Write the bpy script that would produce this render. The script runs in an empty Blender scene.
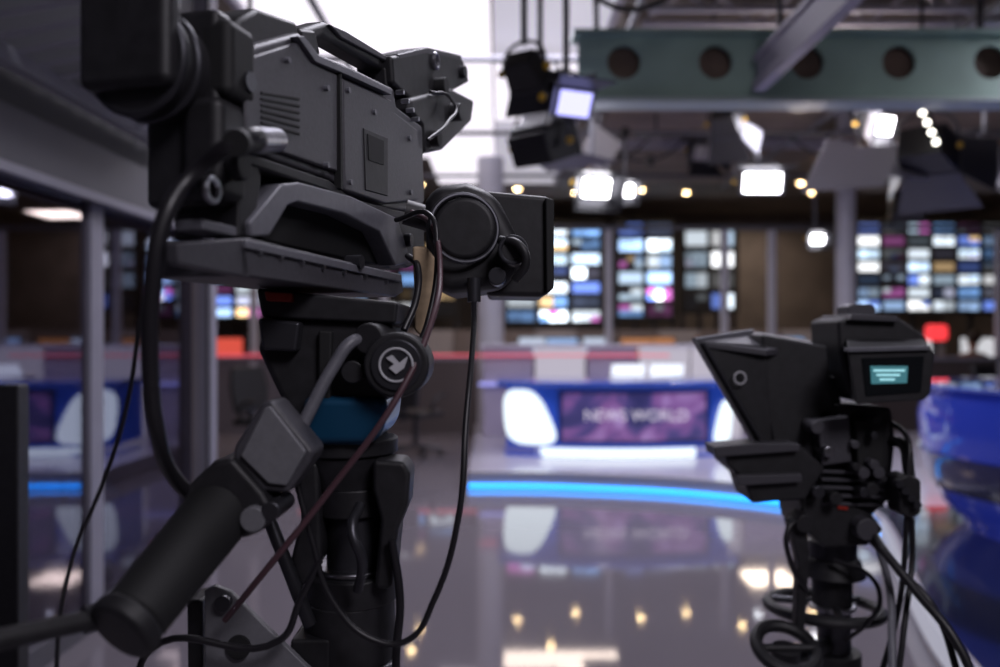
import bpy, bmesh, math, random
from mathutils import Vector, Matrix
random.seed(7)
F=800.0; HZ=335.0; EYE=1.35
CUR=[Matrix.Identity(4)]
PAR=[None]
bpy.context.scene.view_settings.view_transform='Standard'
# ---------------------------------------------------------------- materials
MATS={}
def mat(name,col=(0.5,0.5,0.5),rough=0.5,metal=0.0,emit=None,es=0.0,noise=0.0,nscale=30,bump=0.0,coat=0.0,spec=0.5):
    if name in MATS: return MATS[name]
    m=bpy.data.materials.new(name); m.use_nodes=True
    nt=m.node_tree; b=nt.nodes['Principled BSDF']
    b.inputs['Base Color'].default_value=(*col,1)
    b.inputs['Roughness'].default_value=rough
    b.inputs['Metallic'].default_value=metal
    b.inputs['Specular IOR Level'].default_value=spec
    b.inputs['Coat Weight'].default_value=coat
    if emit: 
        b.inputs['Emission Color'].default_value=(*emit,1); b.inputs['Emission Strength'].default_value=es
    if noise>0 or bump>0:
        tc=nt.nodes.new('ShaderNodeTexCoord'); n=nt.nodes.new('ShaderNodeTexNoise')
        n.inputs['Scale'].default_value=nscale; n.inputs['Detail'].default_value=4
        nt.links.new(tc.outputs['Object'],n.inputs['Vector'])
        if noise>0:
            r=nt.nodes.new('ShaderNodeValToRGB')
            r.color_ramp.elements[0].color=(*[c*(1-noise) for c in col],1)
            r.color_ramp.elements[1].color=(*[min(1,c*(1+noise)) for c in col],1)
            r.color_ramp.elements[0].position=0.3; r.color_ramp.elements[1].position=0.7
            nt.links.new(n.outputs['Fac'],r.inputs['Fac']); nt.links.new(r.outputs['Color'],b.inputs['Base Color'])
        if bump>0:
            bp=nt.nodes.new('ShaderNodeBump'); bp.inputs['Strength'].default_value=bump; bp.inputs['Distance'].default_value=0.002
            nt.links.new(n.outputs['Fac'],bp.inputs['Height']); nt.links.new(bp.outputs['Normal'],b.inputs['Normal'])
    MATS[name]=m; return m
BLK=mat('black_plastic',(0.012,0.0115,0.014),0.55,noise=0.3,nscale=60,bump=0.15)
BLK2=mat('black_rubber',(0.007,0.007,0.008),0.7)
GRY=mat('camera_grey',(0.055,0.053,0.063),0.5,noise=0.12,nscale=200,bump=0.1)
GRY2=mat('camera_grey_light',(0.12,0.12,0.14),0.45,noise=0.1,nscale=120)
GRYB=mat('control_box_grey',(0.15,0.15,0.165),0.5,noise=0.08,nscale=150)
MET=mat('brushed_metal',(0.42,0.42,0.46),0.3,1.0,noise=0.15,nscale=80)
DMET=mat('dark_metal',(0.06,0.06,0.07),0.38,0.7)
BLUM=mat('blue_anodised',(0.01,0.07,0.15),0.35,0.4)
WHT=mat('white_print',(0.5,0.5,0.53),0.5)
RED=mat('red_plastic',(0.3,0.02,0.01),0.5)
BEI=mat('beige_fabric',(0.38,0.28,0.18),0.8,noise=0.2,nscale=60)
CAB=mat('cable_black',(0.012,0.011,0.014),0.42)
CABR=mat('cable_maroon',(0.075,0.035,0.045),0.45)
def emis(name,col,s): return mat(name,(0.02,0.02,0.02),0.5,emit=col,es=s)
# ---------------------------------------------------------------- helpers
def group(name,loc=(0,0,0)):
    e=bpy.data.objects.new(name,None); bpy.context.scene.collection.objects.link(e)
    e.location=loc; e.empty_display_size=0.1
    PAR[0]=e; return e
def endgroup(): PAR[0]=None
def link(o):
    bpy.context.scene.collection.objects.link(o)
    p=PAR[0]
    if p is not None:
        o.parent=p; o.matrix_parent_inverse=Matrix.Translation(p.location).inverted()
    return o
def fin(name,bm,m,bevel=0.0,seg=2,smooth=True):
    bmesh.ops.recalc_face_normals(bm,faces=bm.faces)
    bm.transform(CUR[0])
    me=bpy.data.meshes.new(name); 
    if smooth:
        for f in bm.faces: f.smooth=True
        for e in bm.edges:
            if len(e.link_faces)==2 and e.calc_face_angle(0)>0.6: e.smooth=False
    bm.to_mesh(me); bm.free()
    me.materials.append(m)
    o=bpy.data.objects.new(name,me); link(o)
    if bevel>0:
        b=o.modifiers.new('bevel','BEVEL'); b.width=bevel; b.segments=seg; b.limit_method='ANGLE'; b.angle_limit=0.6
        b.harden_normals=True
    return o
def hull(name,A,B,m,bevel=0.0,seg=2):
    """solid between two equal length 3-D loops"""
    bm=bmesh.new(); n=len(A)
    a=[bm.verts.new(v) for v in A]; b=[bm.verts.new(v) for v in B]
    bm.faces.new(a); bm.faces.new(b[::-1])
    for i in range(n):
        j=(i+1)%n; bm.faces.new([a[i],b[i],b[j],a[j]])
    return fin(name,bm,m,bevel,seg)
def box(name,x0,x1,y0,y1,z0,z1,m,bevel=0.0):
    A=[(x0,y0,z0),(x1,y0,z0),(x1,y0,z1),(x0,y0,z1)]
    return hull(name,A,[(p[0],y1,p[2]) for p in A],m,bevel)
def cyl(name,p,q,r,m,r2=None,n=28,bevel=0.0):
    p=Vector(p);q=Vector(q);d=q-p
    bm=bmesh.new()
    M=Matrix.Translation((p+q)/2)@d.to_track_quat('Z','Y').to_matrix().to_4x4()
    bmesh.ops.create_cone(bm,cap_ends=True,segments=n,radius1=r,radius2=r if r2 is None else r2,depth=d.length,matrix=M)
    return fin(name,bm,m,bevel)
def torus(name,c,ax,R,r,m,n=40,k=10):
    q=Vector(ax).to_track_quat('Z','Y').to_matrix().to_4x4(); M=Matrix.Translation(Vector(c))@q
    bm=bmesh.new(); V=[]
    for i in range(n):
        a=2*math.pi*i/n
        V.append([bm.verts.new(M@Vector(((R+r*math.cos(2*math.pi*j/k))*math.cos(a),(R+r*math.cos(2*math.pi*j/k))*math.sin(a),r*math.sin(2*math.pi*j/k)))) for j in range(k)])
    for i in range(n):
        for j in range(k):
            bm.faces.new([V[i][j],V[(i+1)%n][j],V[(i+1)%n][(j+1)%k],V[i][(j+1)%k]])
    return fin(name,bm,m)
def ball(name,c,r,m,sc=(1,1,1)):
    bm=bmesh.new(); bmesh.ops.create_uvsphere(bm,u_segments=20,v_segments=12,radius=r)
    bm.transform(Matrix.Translation(Vector(c))@Matrix.Diagonal((*sc,1)))
    return fin(name,bm,m)
def tube(name,pts,r,m,cyclic=False):
    cu=bpy.data.curves.new(name,'CURVE'); cu.dimensions='3D'; cu.bevel_depth=r; cu.bevel_resolution=4; cu.use_fill_caps=True
    sp=cu.splines.new('BEZIER'); sp.bezier_points.add(len(pts)-1)
    for bp,p in zip(sp.bezier_points,pts):
        bp.co=CUR[0]@Vector(p); bp.handle_left_type=bp.handle_right_type='AUTO'
    sp.use_cyclic_u=cyclic; sp.resolution_u=10
    cu.materials.append(m)
    o=bpy.data.objects.new(name,cu); link(o); return o
def V3(px,py,d):   # image pixel coordinates + assumed depth -> world position in metres
    return Vector(((px-500)/F*d,d,EYE+(HZ-py)/F*d))
def fp(name,pts,y0,y1,m,bevel=0.003,seg=2):  # profile facing the viewer side, real thickness y0..y1
    A=[V3(a,b,y0) for a,b in pts]; B=[(v.x,y1,v.z) for v in A]
    return hull(name,A,B,m,bevel,seg)
def fcyl(name,px,py,y0,y1,r,m,bevel=0.0):
    a=V3(px,py,y0); return cyl(name,a,(a.x,y1,a.z),r,m,bevel=bevel)

# ================================================================ ROOM SHELL
CEIL=mat('ceiling_paint',(0.15,0.125,0.105),0.8,noise=0.3,nscale=1.5)
WALL=mat('wall_dark',(0.12,0.10,0.095),0.7,noise=0.2,nscale=2)
fl=mat('floor_polished',(0.19,0.172,0.198),0.1,coat=0.35)
nt=fl.node_tree; b=nt.nodes['Principled BSDF']
tc=nt.nodes.new('ShaderNodeTexCoord'); n=nt.nodes.new('ShaderNodeTexNoise'); n.inputs['Scale'].default_value=1.3; n.inputs['Detail'].default_value=6
mr=nt.nodes.new('ShaderNodeMapRange'); mr.inputs['To Min'].default_value=0.03; mr.inputs['To Max'].default_value=0.08
nt.links.new(tc.outputs['Object'],n.inputs['Vector']); nt.links.new(n.outputs['Fac'],mr.inputs['Value']); nt.links.new(mr.outputs['Result'],b.inputs['Roughness'])
b.inputs['Coat Roughness'].default_value=0.03
box('floor',-9,10.5,-3,19,-0.1,0,fl)
box('ceiling',-9,10.5,-3,19,4.2,4.3,CEIL)
box('wall_back',-9,10.5,19,19.1,0,4.2,WALL)
box('wall_left',-9.1,-9,-3,19,0,4.2,WALL)
box('wall_right',10.5,10.6,-3,19,0,4.2,WALL)
box('wall_front',-9,10.5,-3.1,-3,0,4.2,WALL)

# ---------------- glass partition (left)
GL=bpy.data.materials.new('tinted_glass'); GL.use_nodes=True; nt=GL.node_tree
for nn in list(nt.nodes): nt.nodes.remove(nn)
o=nt.nodes.new('ShaderNodeOutputMaterial'); mx=nt.nodes.new('ShaderNodeMixShader'); t=nt.nodes.new('ShaderNodeBsdfTransparent'); g=nt.nodes.new('ShaderNodeBsdfGlossy')
t.inputs['Color'].default_value=(0.5,0.48,0.48,1); g.inputs['Roughness'].default_value=0.02; g.inputs['Color'].default_value=(0.7,0.7,0.9,1)
mx.inputs[0].default_value=0.24; nt.links.new(t.outputs[0],mx.inputs[1]); nt.links.new(g.outputs[0],mx.inputs[2]); nt.links.new(mx.outputs[0],o.inputs[0])
FRM=mat('frame_grey',(0.25,0.245,0.30),0.45,noise=0.06,nscale=5)
FRMD=mat('frame_grey_dark',(0.085,0.083,0.1),0.5,noise=0.06,nscale=5)
X=-1.9
group('window_1',(X,2,0))
ys=[-1.0,0.5,2.1,3.72,4.95]
for i in range(4):
    box('pane_%d'%i,X-0.006,X+0.006,ys[i]+0.03,ys[i+1]-0.03,0.1,1.96,GL)
for i,y in enumerate(ys[:-1]):
    box('mullion_%d'%i,X-0.03,X+0.03,y-0.06,y+0.06,0,1.96,FRM,0.006)
box('sill',X-0.05,X+0.05,-1,4.9,0,0.1,FRMD,0.004)
box('header',X-0.1,X+0.1,-1,4.9,1.96,2.2,FRMD,0.006)
box('header_lip',X+0.1,X+0.12,-1,4.9,1.94,1.98,FRM,0.004)
endgroup()
group('structural_column',(X,4.95,0))
box('shaft',X-0.1,X+0.08,4.95,5.15,0,4.2,FRM,0.01)
box('casing_edge',X+0.08,X+0.1,4.95,5.0,0,4.2,FRMD,0.004)
endgroup()
box('wall_left_upper',X-0.1,X+0.02,-1,4.9,2.2,4.2,mat('wall_up',(0.06,0.058,0.065),0.7))
box('wall_annex',-9,X-0.13,5.0,5.1,0,4.2,mat('wall_annex_m',(0.06,0.042,0.035),0.6,noise=0.3,nscale=2))
# slatted duct above the partition
SLT=mat('slat_grey',(0.3,0.3,0.33),0.45)
group('ventilation_grille',(X+0.4,2,2.5))
box('frame_low',X+0.1,X+0.16,-0.5,4.4,2.32,2.38,SLT)
box('frame_out',X+0.62,X+0.68,-0.5,4.4,2.42,2.50,SLT)
for i in range(34):
    y=-0.45+i*0.144
    hull('slat_%d'%i,[(X+0.1,y,2.36),(X+0.66,y,2.46),(X+0.66,y+0.02,2.52),(X+0.1,y+0.02,2.42)],[(X+0.1,y+0.05,2.36),(X+0.66,y+0.05,2.46),(X+0.66,y+0.06,2.52),(X+0.1,y+0.06,2.42)],SLT)
for i in range(3): cyl('hanger_%d'%i,(X+0.65,0.2+i*1.9,2.48),(X+0.65,0.2+i*1.9,4.2),0.012,DMET)
endgroup()
# annex furniture seen through glass
group('annex_desk',(-3.6,3.6,0))
box('top',-4.4,-2.8,3.2,4.0,0.72,0.76,mat('wood_brown',(0.22,0.11,0.05),0.4,noise=0.3,nscale=6),0.004)
for i,(a,c) in enumerate([(-4.3,3.3),(-2.9,3.3),(-4.3,3.9),(-2.9,3.9)]): box('leg_%d'%i,a-0.03,a+0.03,c-0.03,c+0.03,0,0.72,DMET)
endgroup()
def chair(x,y,rot,m=None,base=0.0):
    CUR[0]=Matrix.Translation((x,y,base))@Matrix.Rotation(rot,4,'Z')
    group('office_chair',(x,y,base)); m=m or BLK
    box('seat',-0.24,0.24,-0.24,0.24,0.43,0.5,m,0.03)
    hull('backrest',[(-0.2,0.2,0.55),(0.2,0.2,0.55),(0.24,0.22,0.8),(0.2,0.26,1.02),(-0.2,0.26,1.02),(-0.24,0.22,0.8)],
         [(-0.2,0.26,0.55),(0.2,0.26,0.55),(0.24,0.28,0.8),(0.2,0.32,1.02),(-0.2,0.32,1.02),(-0.24,0.28,0.8)],m,0.02)
    box('back_support',-0.03,0.03,0.2,0.25,0.4,0.62,DMET)
    cyl('gas_lift',(0,0,0.1),(0,0,0.43),0.03,DMET)
    for i in range(5):
        a=i*2*math.pi/5
        cyl('spoke_%d'%i,(0,0,0.11),(0.28*math.cos(a),0.28*math.sin(a),0.07),0.02,DMET)
        ball('caster_%d'%i,(0.28*math.cos(a),0.28*math.sin(a),0.03),0.03,BLK2)
    for s in (-1,1):
        tube('armrest_%d'%(s+1),[(s*0.24,0.05,0.46),(s*0.29,0.05,0.6),(s*0.29,-0.05,0.68),(s*0.29,-0.18,0.68)],0.018,BLK)
    endgroup(); CUR[0]=Matrix.Identity(4)
chair(-3.6,2.5,0.4); chair(-2.4,4.45,2.2,mat('blue_fabric',(0.02,0.08,0.3),0.7))

# ================================================================ STUDIO PLATFORM
edge=[(-0.30,7.9),(-0.28,7.02),(0.3,7.0),(0.86,6.9),(1.4,6.76),(1.88,6.52),(2.3,6.2),(2.55,5.8),(2.52,5.35),(2.35,4.8),(2.12,4.2),(1.9,3.6),(1.75,3.1),(1.6,2.4),(1.5,1.6)]
def smoothline(P,k=6):
    out=[]
    for i in range(len(P)-1):
        p0=Vector(P[max(i-1,0)]);p1=Vector(P[i]);p2=Vector(P[i+1]);p3=Vector(P[min(i+2,len(P)-1)])
        for j in range(k):
            t=j/k
            out.append(0.5*((2*p1)+(p2-p0)*t+(2*p0-5*p1+4*p2-p3)*t*t+(3*p1-p0-3*p2+p3)*t**3))
    out.append(Vector(P[-1])); return out
SE=smoothline(edge[1:])
PLT=mat('platform_white',(0.5,0.48,0.57),0.22,coat=0.3,noise=0.05,nscale=2)
DPL=mat('platform_dark_gloss',(0.012,0.014,0.03),0.1,coat=0.3)
outer=[(6.5,1.6),(6.5,9.9),(-0.3,9.9)]
loop=[(p.x,p.y) for p in SE]+outer
group('studio_platform',(2.5,7,0))
hull('deck',[(x,y,0.0) for x,y in loop],[(x,y,0.15) for x,y in loop],PLT)
k=[p for p in SE if p.y<5.6]
dl=[(p.x+0.035,p.y) for p in k]+[(6.4,1.65),(6.4,5.6)]
hull('dark_inlay',[(x,y,0.15) for x,y in dl],[(x,y,0.156) for x,y in dl],DPL)
led=[p for p in SE if p.y>=5.2]
LED=emis('led_blue',(0.015,0.30,1.0),4.2)
def ribbon(name,P,z0,z1,th,m):
    bm=bmesh.new(); rows=[]
    for i,p in enumerate(P):
        t=(P[min(i+1,len(P)-1)]-P[max(i-1,0)]).normalized(); nn=Vector((t.y,-t.x))
        if nn.y>0 and abs(nn.y)>abs(nn.x): nn=-nn
        rows.append([bm.verts.new((p.x+nn.x*o_,p.y+nn.y*o_,z)) for o_,z in ((0,z0),(th,z0),(th,z1),(0,z1))])
    for a,c in zip(rows,rows[1:]):
        for j in range(4): bm.faces.new([a[j],c[j],c[(j+1)%4],a[(j+1)%4]])
    bm.faces.new(rows[0]); bm.faces.new(rows[-1][::-1])
    return fin(name,bm,m)
ribbon('led_strip',led,0.018,0.042,0.02,LED)
ribbon('nosing',led,0.13,0.152,0.015,WHT)
ribbon('white_trim',[p for p in SE if p.y<5.2],0.05,0.16,0.02,emis('trim_glow',(0.7,0.7,0.85),0.5))
endgroup()

# ================================================================ NEWS DESK
BLU=mat('desk_blue_glow',(0.02,0.06,0.38),0.2,coat=0.6,emit=(0.03,0.10,0.65),es=0.26,noise=0.1,nscale=3)  # faint emission brightens the blue; the desk body is no lamp
GLOW=emis('white_lightbox',(0.82,0.93,1.0),1.4)
scr=bpy.data.materials.new('desk_screen_graphic'); scr.use_nodes=True; nt=scr.node_tree; b=nt.nodes['Principled BSDF']
b.inputs['Base Color'].default_value=(0.02,0.02,0.02,1); b.inputs['Roughness'].default_value=0.2
tc=nt.nodes.new('ShaderNodeTexCoord'); w=nt.nodes.new('ShaderNodeTexNoise'); w.inputs['Scale'].default_value=1.5; w.inputs['Distortion'].default_value=1.3; w.inputs['Detail'].default_value=3
r=nt.nodes.new('ShaderNodeValToRGB'); e=r.color_ramp.elements
e[0].color=(0.03,0.03,0.14,1); e[0].position=0.36; e[1].color=(0.6,0.5,0.9,1); e[1].position=0.74
x_=e.new(0.47); x_.color=(0.08,0.06,0.24,1); x_=e.new(0.54); x_.color=(0.24,0.10,0.34,1); x_=e.new(0.62); x_.color=(0.38,0.22,0.55,1)
nt.links.new(tc.outputs['Object'],w.inputs['Vector']); nt.links.new(w.outputs['Fac'],r.inputs['Fac']); nt.links.new(r.outputs['Color'],b.inputs['Emission Color']); b.inputs['Emission Strength'].default_value=0.8
DX,DY=1.17,8.0
def arcp(a,R,Rc=3.2):   # front of desk: arc bulging to the viewer, a = x offset from desk centre
    return (DX+a, DY+Rc-math.sqrt(Rc*Rc-a*a)-R)
def curved(name,a0,a1,r0,r1,z0,z1,m,bevel=0.0,n=16):
    A=[];B=[]
    for i in range(n+1):
        a=a0+(a1-a0)*i/n; A.append(arcp(a,r0))
    for i in range(n,-1,-1):
        a=a0+(a1-a0)*i/n; A.append(arcp(a,r1))
    return hull(name,[(x,y,z0) for x,y in A],[(x,y,z1) for x,y in A],m,bevel)
group('news_desk',(DX,DY,0.15))
curved('body',-1.1,1.1,0.2,-0.45,0.24,0.84,BLU,0.01)
curved('worktop',-1.2,1.2,0.32,-0.6,0.84,0.9,mat('desk_top_blue',(0.04,0.1,0.5),0.15,coat=0.7),0.015)
curved('plinth',-0.75,0.75,0.24,-0.3,0.156,0.24,GLOW)
curved('plinth_rail',-1.12,1.12,0.22,-0.4,0.15,0.165,BLU)
curved('screen_bezel',-0.6,0.9,0.22,0.2,0.29,0.81,mat('bezel',(0.02,0.03,0.15),0.3),0.004)
curved('screen',-0.56,0.86,0.226,0.222,0.32,0.78,scr)
# light boxes both ends with rounded outline
def petal(name,a0,a1,z0,z1,flip):
    pts=[]
    for i in range(24):
        t=2*math.pi*i/24; c=math.cos(t);s=math.sin(t)
        c=math.copysign(abs(c)**0.6,c); s=math.copysign(abs(s)**0.6,s)
        a=(a0+a1)/2+(a1-a0)/2*c*(1-0.22*s)+flip*0.07*s; z=(z0+z1)/2+(z1-z0)/2*s; pts.append((a,z))
    A=[(*arcp(a,0.25),z) for a,z in pts]; B=[(*arcp(a,0.2),z) for a,z in pts]
    hull(name,A,B,GLOW)
petal('lightbox_left',-1.13,-0.68,0.27,0.81,-1)
petal('lightbox_right',0.98,1.14,0.27,0.7,0.5)
endgroup()
cu=bpy.data.curves.new('t','FONT'); cu.body='NEWS WORLD'; cu.size=0.15; cu.extrude=0.002; cu.align_x='CENTER'
to=bpy.data.objects.new('t',cu); bpy.context.scene.collection.objects.link(to)
dg=bpy.context.evaluated_depsgraph_get(); dg.update()
me=bpy.data.meshes.new_from_object(to.evaluated_get(dg)); bpy.data.objects.remove(to)
PAR[0]=bpy.data.objects['news_desk']
me.materials.clear(); me.materials.append(emis('caption',(0.9,0.82,1),0.75)); lo=bpy.data.objects.new('caption_lettering',me)
me.transform(Matrix.Translation((DX+0.15,DY-0.25,0.52))@Matrix.Rotation(math.pi/2,4,'X')); link(lo); endgroup()
def laptop(x,y,z,col,s):
    group('laptop_computer',(x,y,z))
    box('base',x-0.17,x+0.17,y-0.12,y+0.12,z,z+0.02,MET,0.004)
    hull('lid',[(x-0.17,y-0.13,z+0.02),(x+0.17,y-0.13,z+0.02),(x+0.17,y-0.2,z+0.15),(x-0.17,y-0.2,z+0.15)],
     [(x-0.17,y-0.12,z+0.02),(x+0.17,y-0.12,z+0.02),(x+0.17,y-0.19,z+0.15),(x-0.17,y-0.19,z+0.15)],emis('lid%f'%s,col,s),0)
    endgroup()
group('script_papers',(1.35,8.1,0.9))
for i in range(4):
    hull('sheet_%d'%i,[(1.1+i*0.14,7.95,0.9+0.004*i),(1.3+i*0.14,7.93,0.9+0.004*i),(1.32+i*0.14,8.2,0.9+0.004*i),(1.12+i*0.14,8.22,0.9+0.004*i)],
     [(1.1+i*0.14,7.95,0.904+0.004*i),(1.3+i*0.14,7.93,0.904+0.004*i),(1.32+i*0.14,8.2,0.904+0.004*i),(1.12+i*0.14,8.22,0.904+0.004*i)],mat('paper',(0.85,0.85,0.9),0.6))
endgroup()
laptop(1.32,8.4,0.9,(0.85,0.9,1),1.3); laptop(1.72,8.42,0.9,(0.85,0.9,1),1.3)

# low backdrop behind desk
group('backdrop_panel',(1.6,9.6,0.15))
LIL=mat('panel_lilac',(0.40,0.35,0.45),0.35,noise=0.06,nscale=3)
PLG=emis('panel_glow',(0.8,0.74,0.88),0.6)
for i in range(6):
    x=-0.2+i*0.62
    box('panel_%d'%i,x,x+0.59,9.5,9.56,0.15,1.2,LIL if i in (0,2,5) else PLG,0.01)
box('cap',-0.25,3.5,9.46,9.6,1.2,1.24,mat('cap_w',(0.6,0.58,0.65),0.3),0.005)
LR=emis('led_red',(1,0.12,0.18),0.9)
box('red_light_line',-0.25,2.0,9.44,9.46,1.10,1.12,LR)
box('blue_light_line',-0.25,3.5,9.44,9.46,0.75,0.79,emis('led_lilac',(0.4,0.4,1),1.0))
endgroup()
# round white pillar
COLM=mat('pillar_white',(0.5,0.49,0.55),0.45,noise=0.05,nscale=4)
group('round_pillar',(-0.15,10.2,0))
cyl('shaft',(-0.12,10.2,0),(-0.12,10.2,4.2),0.17,COLM,n=40)
cyl('collar',(-0.12,10.2,0),(-0.12,10.2,0.2),0.2,COLM,n=40)
endgroup()
group('round_pillar',(4.45,10.3,0))
cyl('shaft',(4.45,10.3,0),(4.45,10.3,4.2),0.12,COLM,n=40)
cyl('collar',(4.45,10.3,0),(4.45,10.3,0.2),0.16,COLM,n=40)
endgroup()

# ================================================================ GLASS SCREEN + NEWSROOM
group('window_2',(3,11,0))
for i,x in enumerate([-5.2,-3.4,-1.6,1.5,3.1,3.75,6.9,9.2]):
    box('mullion_%d'%i,x-0.045,x+0.045,11.0,11.1,0,2.8,COLM,0.005)
box('rail_top',-5.2,9.2,11.0,11.1,2.8,2.86,FRMD); box('rail_low',-5.2,9.2,11.0,11.1,1.0,1.05,FRM)
box('red_stripe',-5.2,1.5,10.97,11.0,1.06,1.085,LR)
for i,(a,c) in enumerate([(-5.2,-1.6),(-1.6,1.5),(1.5,3.1),(3.1,6.9),(6.9,9.2)]):
    box('spandrel_%d'%i,a+0.05,c-0.05,11.02,11.08,0,1.0,mat('spandrel%d'%(i%2),(0.09,0.07,0.07) if i%2 else (0.16,0.14,0.16),0.5))
endgroup()
# video walls: one mesh each, random per-screen colours
VW=bpy.data.materials.new('monitor_pictures'); VW.use_nodes=True; nt=VW.node_tree; b=nt.nodes['Principled BSDF']
at=nt.nodes.new('ShaderNodeAttribute'); at.attribute_name='Col'; nt.links.new(at.outputs['Color'],b.inputs['Emission Color']); b.inputs['Emission Strength'].default_value=1.9
b.inputs['Base Color'].default_value=(0.01,0.01,0.01,1)
PAL=[(0.8,0.9,1.0),(0.8,0.9,1.0),(0.6,0.78,1.0),(0.4,0.6,0.95),(0.95,0.97,1),(0.15,0.3,0.6),(0.5,0.65,0.8),(0.45,0.12,0.4),(0.12,0.2,0.6),(0.65,0.68,0.9),(0.55,0.38,0.2),(0.03,0.04,0.07),(0.02,0.02,0.03)]
def videowall(x0,x1,z0,z1,y,cols,rows,bright=1.0,pal=PAL,gx=0.08,gz=0.14):
    group('video_monitor_wall',((x0+x1)/2,y,z0))
    box('rack',x0-0.06,x1+0.06,y,y+0.15,z0-0.06,z1+0.06,BLK)
    for i in range(4):
        xx=x0+(x1-x0)*i/3; box('rack_leg_%d'%i,xx-0.04,xx+0.04,y+0.05,y+0.15,0,z0,DMET)
    bm=bmesh.new(); cl=bm.loops.layers.float_color.new('Col')
    cw=(x1-x0)/cols; ch=(z1-z0)/rows
    for i in range(cols):
        for j in range(rows):
            base=random.choice(pal); kk=bright*random.choice([0.1,0.4,0.9,1.5,2.0])
            nx,nz=random.choice([(1,1),(1,1),(2,1),(2,2),(3,2)])
            for p in range(nx):
                for q in range(nz):
                    c=base if random.random()<0.7 else random.choice(pal)
                    ax=x0+i*cw+gx*cw+p*(cw*(1-2*gx))/nx; bx=ax+cw*(1-2*gx)/nx-0.01
                    az=z0+j*ch+gz*ch+q*(ch*(1-2*gz))/nz; bz=az+ch*(1-2*gz)/nz-0.01
                    f=bm.faces.new([bm.verts.new(v) for v in ((ax,y-0.012,az),(bx,y-0.012,az),(bx,y-0.012,bz),(ax,y-0.012,bz))])
                    k=kk*random.uniform(0.6,1.3)
                    for l in f.loops: l[cl]=(c[0]*k,c[1]*k,c[2]*k,1)
    me=bpy.data.meshes.new('screens'); bm.to_mesh(me); bm.free(); me.materials.append(VW)
    link(bpy.data.objects.new('screens',me)); endgroup()
videowall(0.1,2.15,1.6,3.7,16.8,3,7,1.15)
videowall(2.45,3.65,1.7,3.75,16.8,2,6,1.2)
videowall(3.85,4.95,1.85,3.6,16.8,2,4,0.55)
videowall(6.9,10.3,1.8,3.55,15.5,7,7,0.5)
videowall(-7.2,-4.9,1.7,2.9,16.5,4,5,0.9)
videowall(-4.0,-0.9,1.75,3.3,16.8,5,5,0.3)
# low equipment cabinets under the video walls
group('equipment_cabinet',(3,16.2,0))
for i in range(16):
    x=-4.2+i*0.82
    box('unit_%d'%i,x,x+0.8,16.0,16.5,0,1.45,mat('cab_a',(0.22,0.19,0.2),0.5) if i%3 else mat('cab_b',(0.42,0.4,0.45),0.5),0.01)
endgroup()
# newsroom desks
def newsdesk(x,y,n):
    group('newsroom_desk',(x,y,0))
    box('top',x,x+n*1.2,y,y+0.75,0.72,0.76,mat('desk_light',(0.4,0.37,0.38),0.4),0.004)
    box('modesty',x,x+n*1.2,y+0.02,y+0.05,0.1,0.72,mat('desk_side',(0.3,0.27,0.3),0.5))
    for i in range(n+1): box('leg_%d'%i,x+i*1.2-(0.04 if i else 0),x+i*1.2+(0.04 if i<n else 0),y+0.05,y+0.7,0,0.72,DMET)
    for i in range(n):
        cx=x+0.6+i*1.2
        box('monitor_%d'%i,cx-0.27,cx+0.27,y+0.3,y+0.33,0.98,1.32,BLK,0.005)
        c=random.choice([(0.7,0.8,1),(0.9,0.9,0.95),(1,0.12,0.08),(0.4,0.6,1),(0.6,0.25,0.1)])
        box('monitor_face_%d'%i,cx-0.25,cx+0.25,y+0.293,y+0.3,1.0,1.3,emis('mon%d'%int(c[0]*10),c,0.7))
        cyl('stand_%d'%i,(cx,y+0.34,0.76),(cx,y+0.34,1.1),0.02,DMET)
        box('foot_%d'%i,cx-0.1,cx+0.1,y+0.26,y+0.42,0.76,0.775,DMET)
    endgroup()
newsdesk(-5.0,12.6,3); newsdesk(0.4,12.6,3); newsdesk(4.9,12.6,4); newsdesk(0.0,14.6,5); newsdesk(6.8,14.2,2)
for (x,y,a) in [(-0.95,9.0,2.6),(-2.4,8.2,1.0),(-3.6,11.7,0.3),(5.6,8.8,0.5),(-1.3,7.6,0.2)]: chair(x,y,a)
group('red_signal_lamp',(6.3,11.6,0))
cyl('post',(6.3,11.6,0),(6.3,11.6,1.3),0.03,DMET); cyl('base',(6.3,11.6,0),(6.3,11.6,0.03),0.18,DMET)
box('lamp',6.14,6.46,11.5,11.6,1.27,1.5,emis('red_lamp',(1,0.05,0.06),1.2),0.06)
endgroup()

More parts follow.
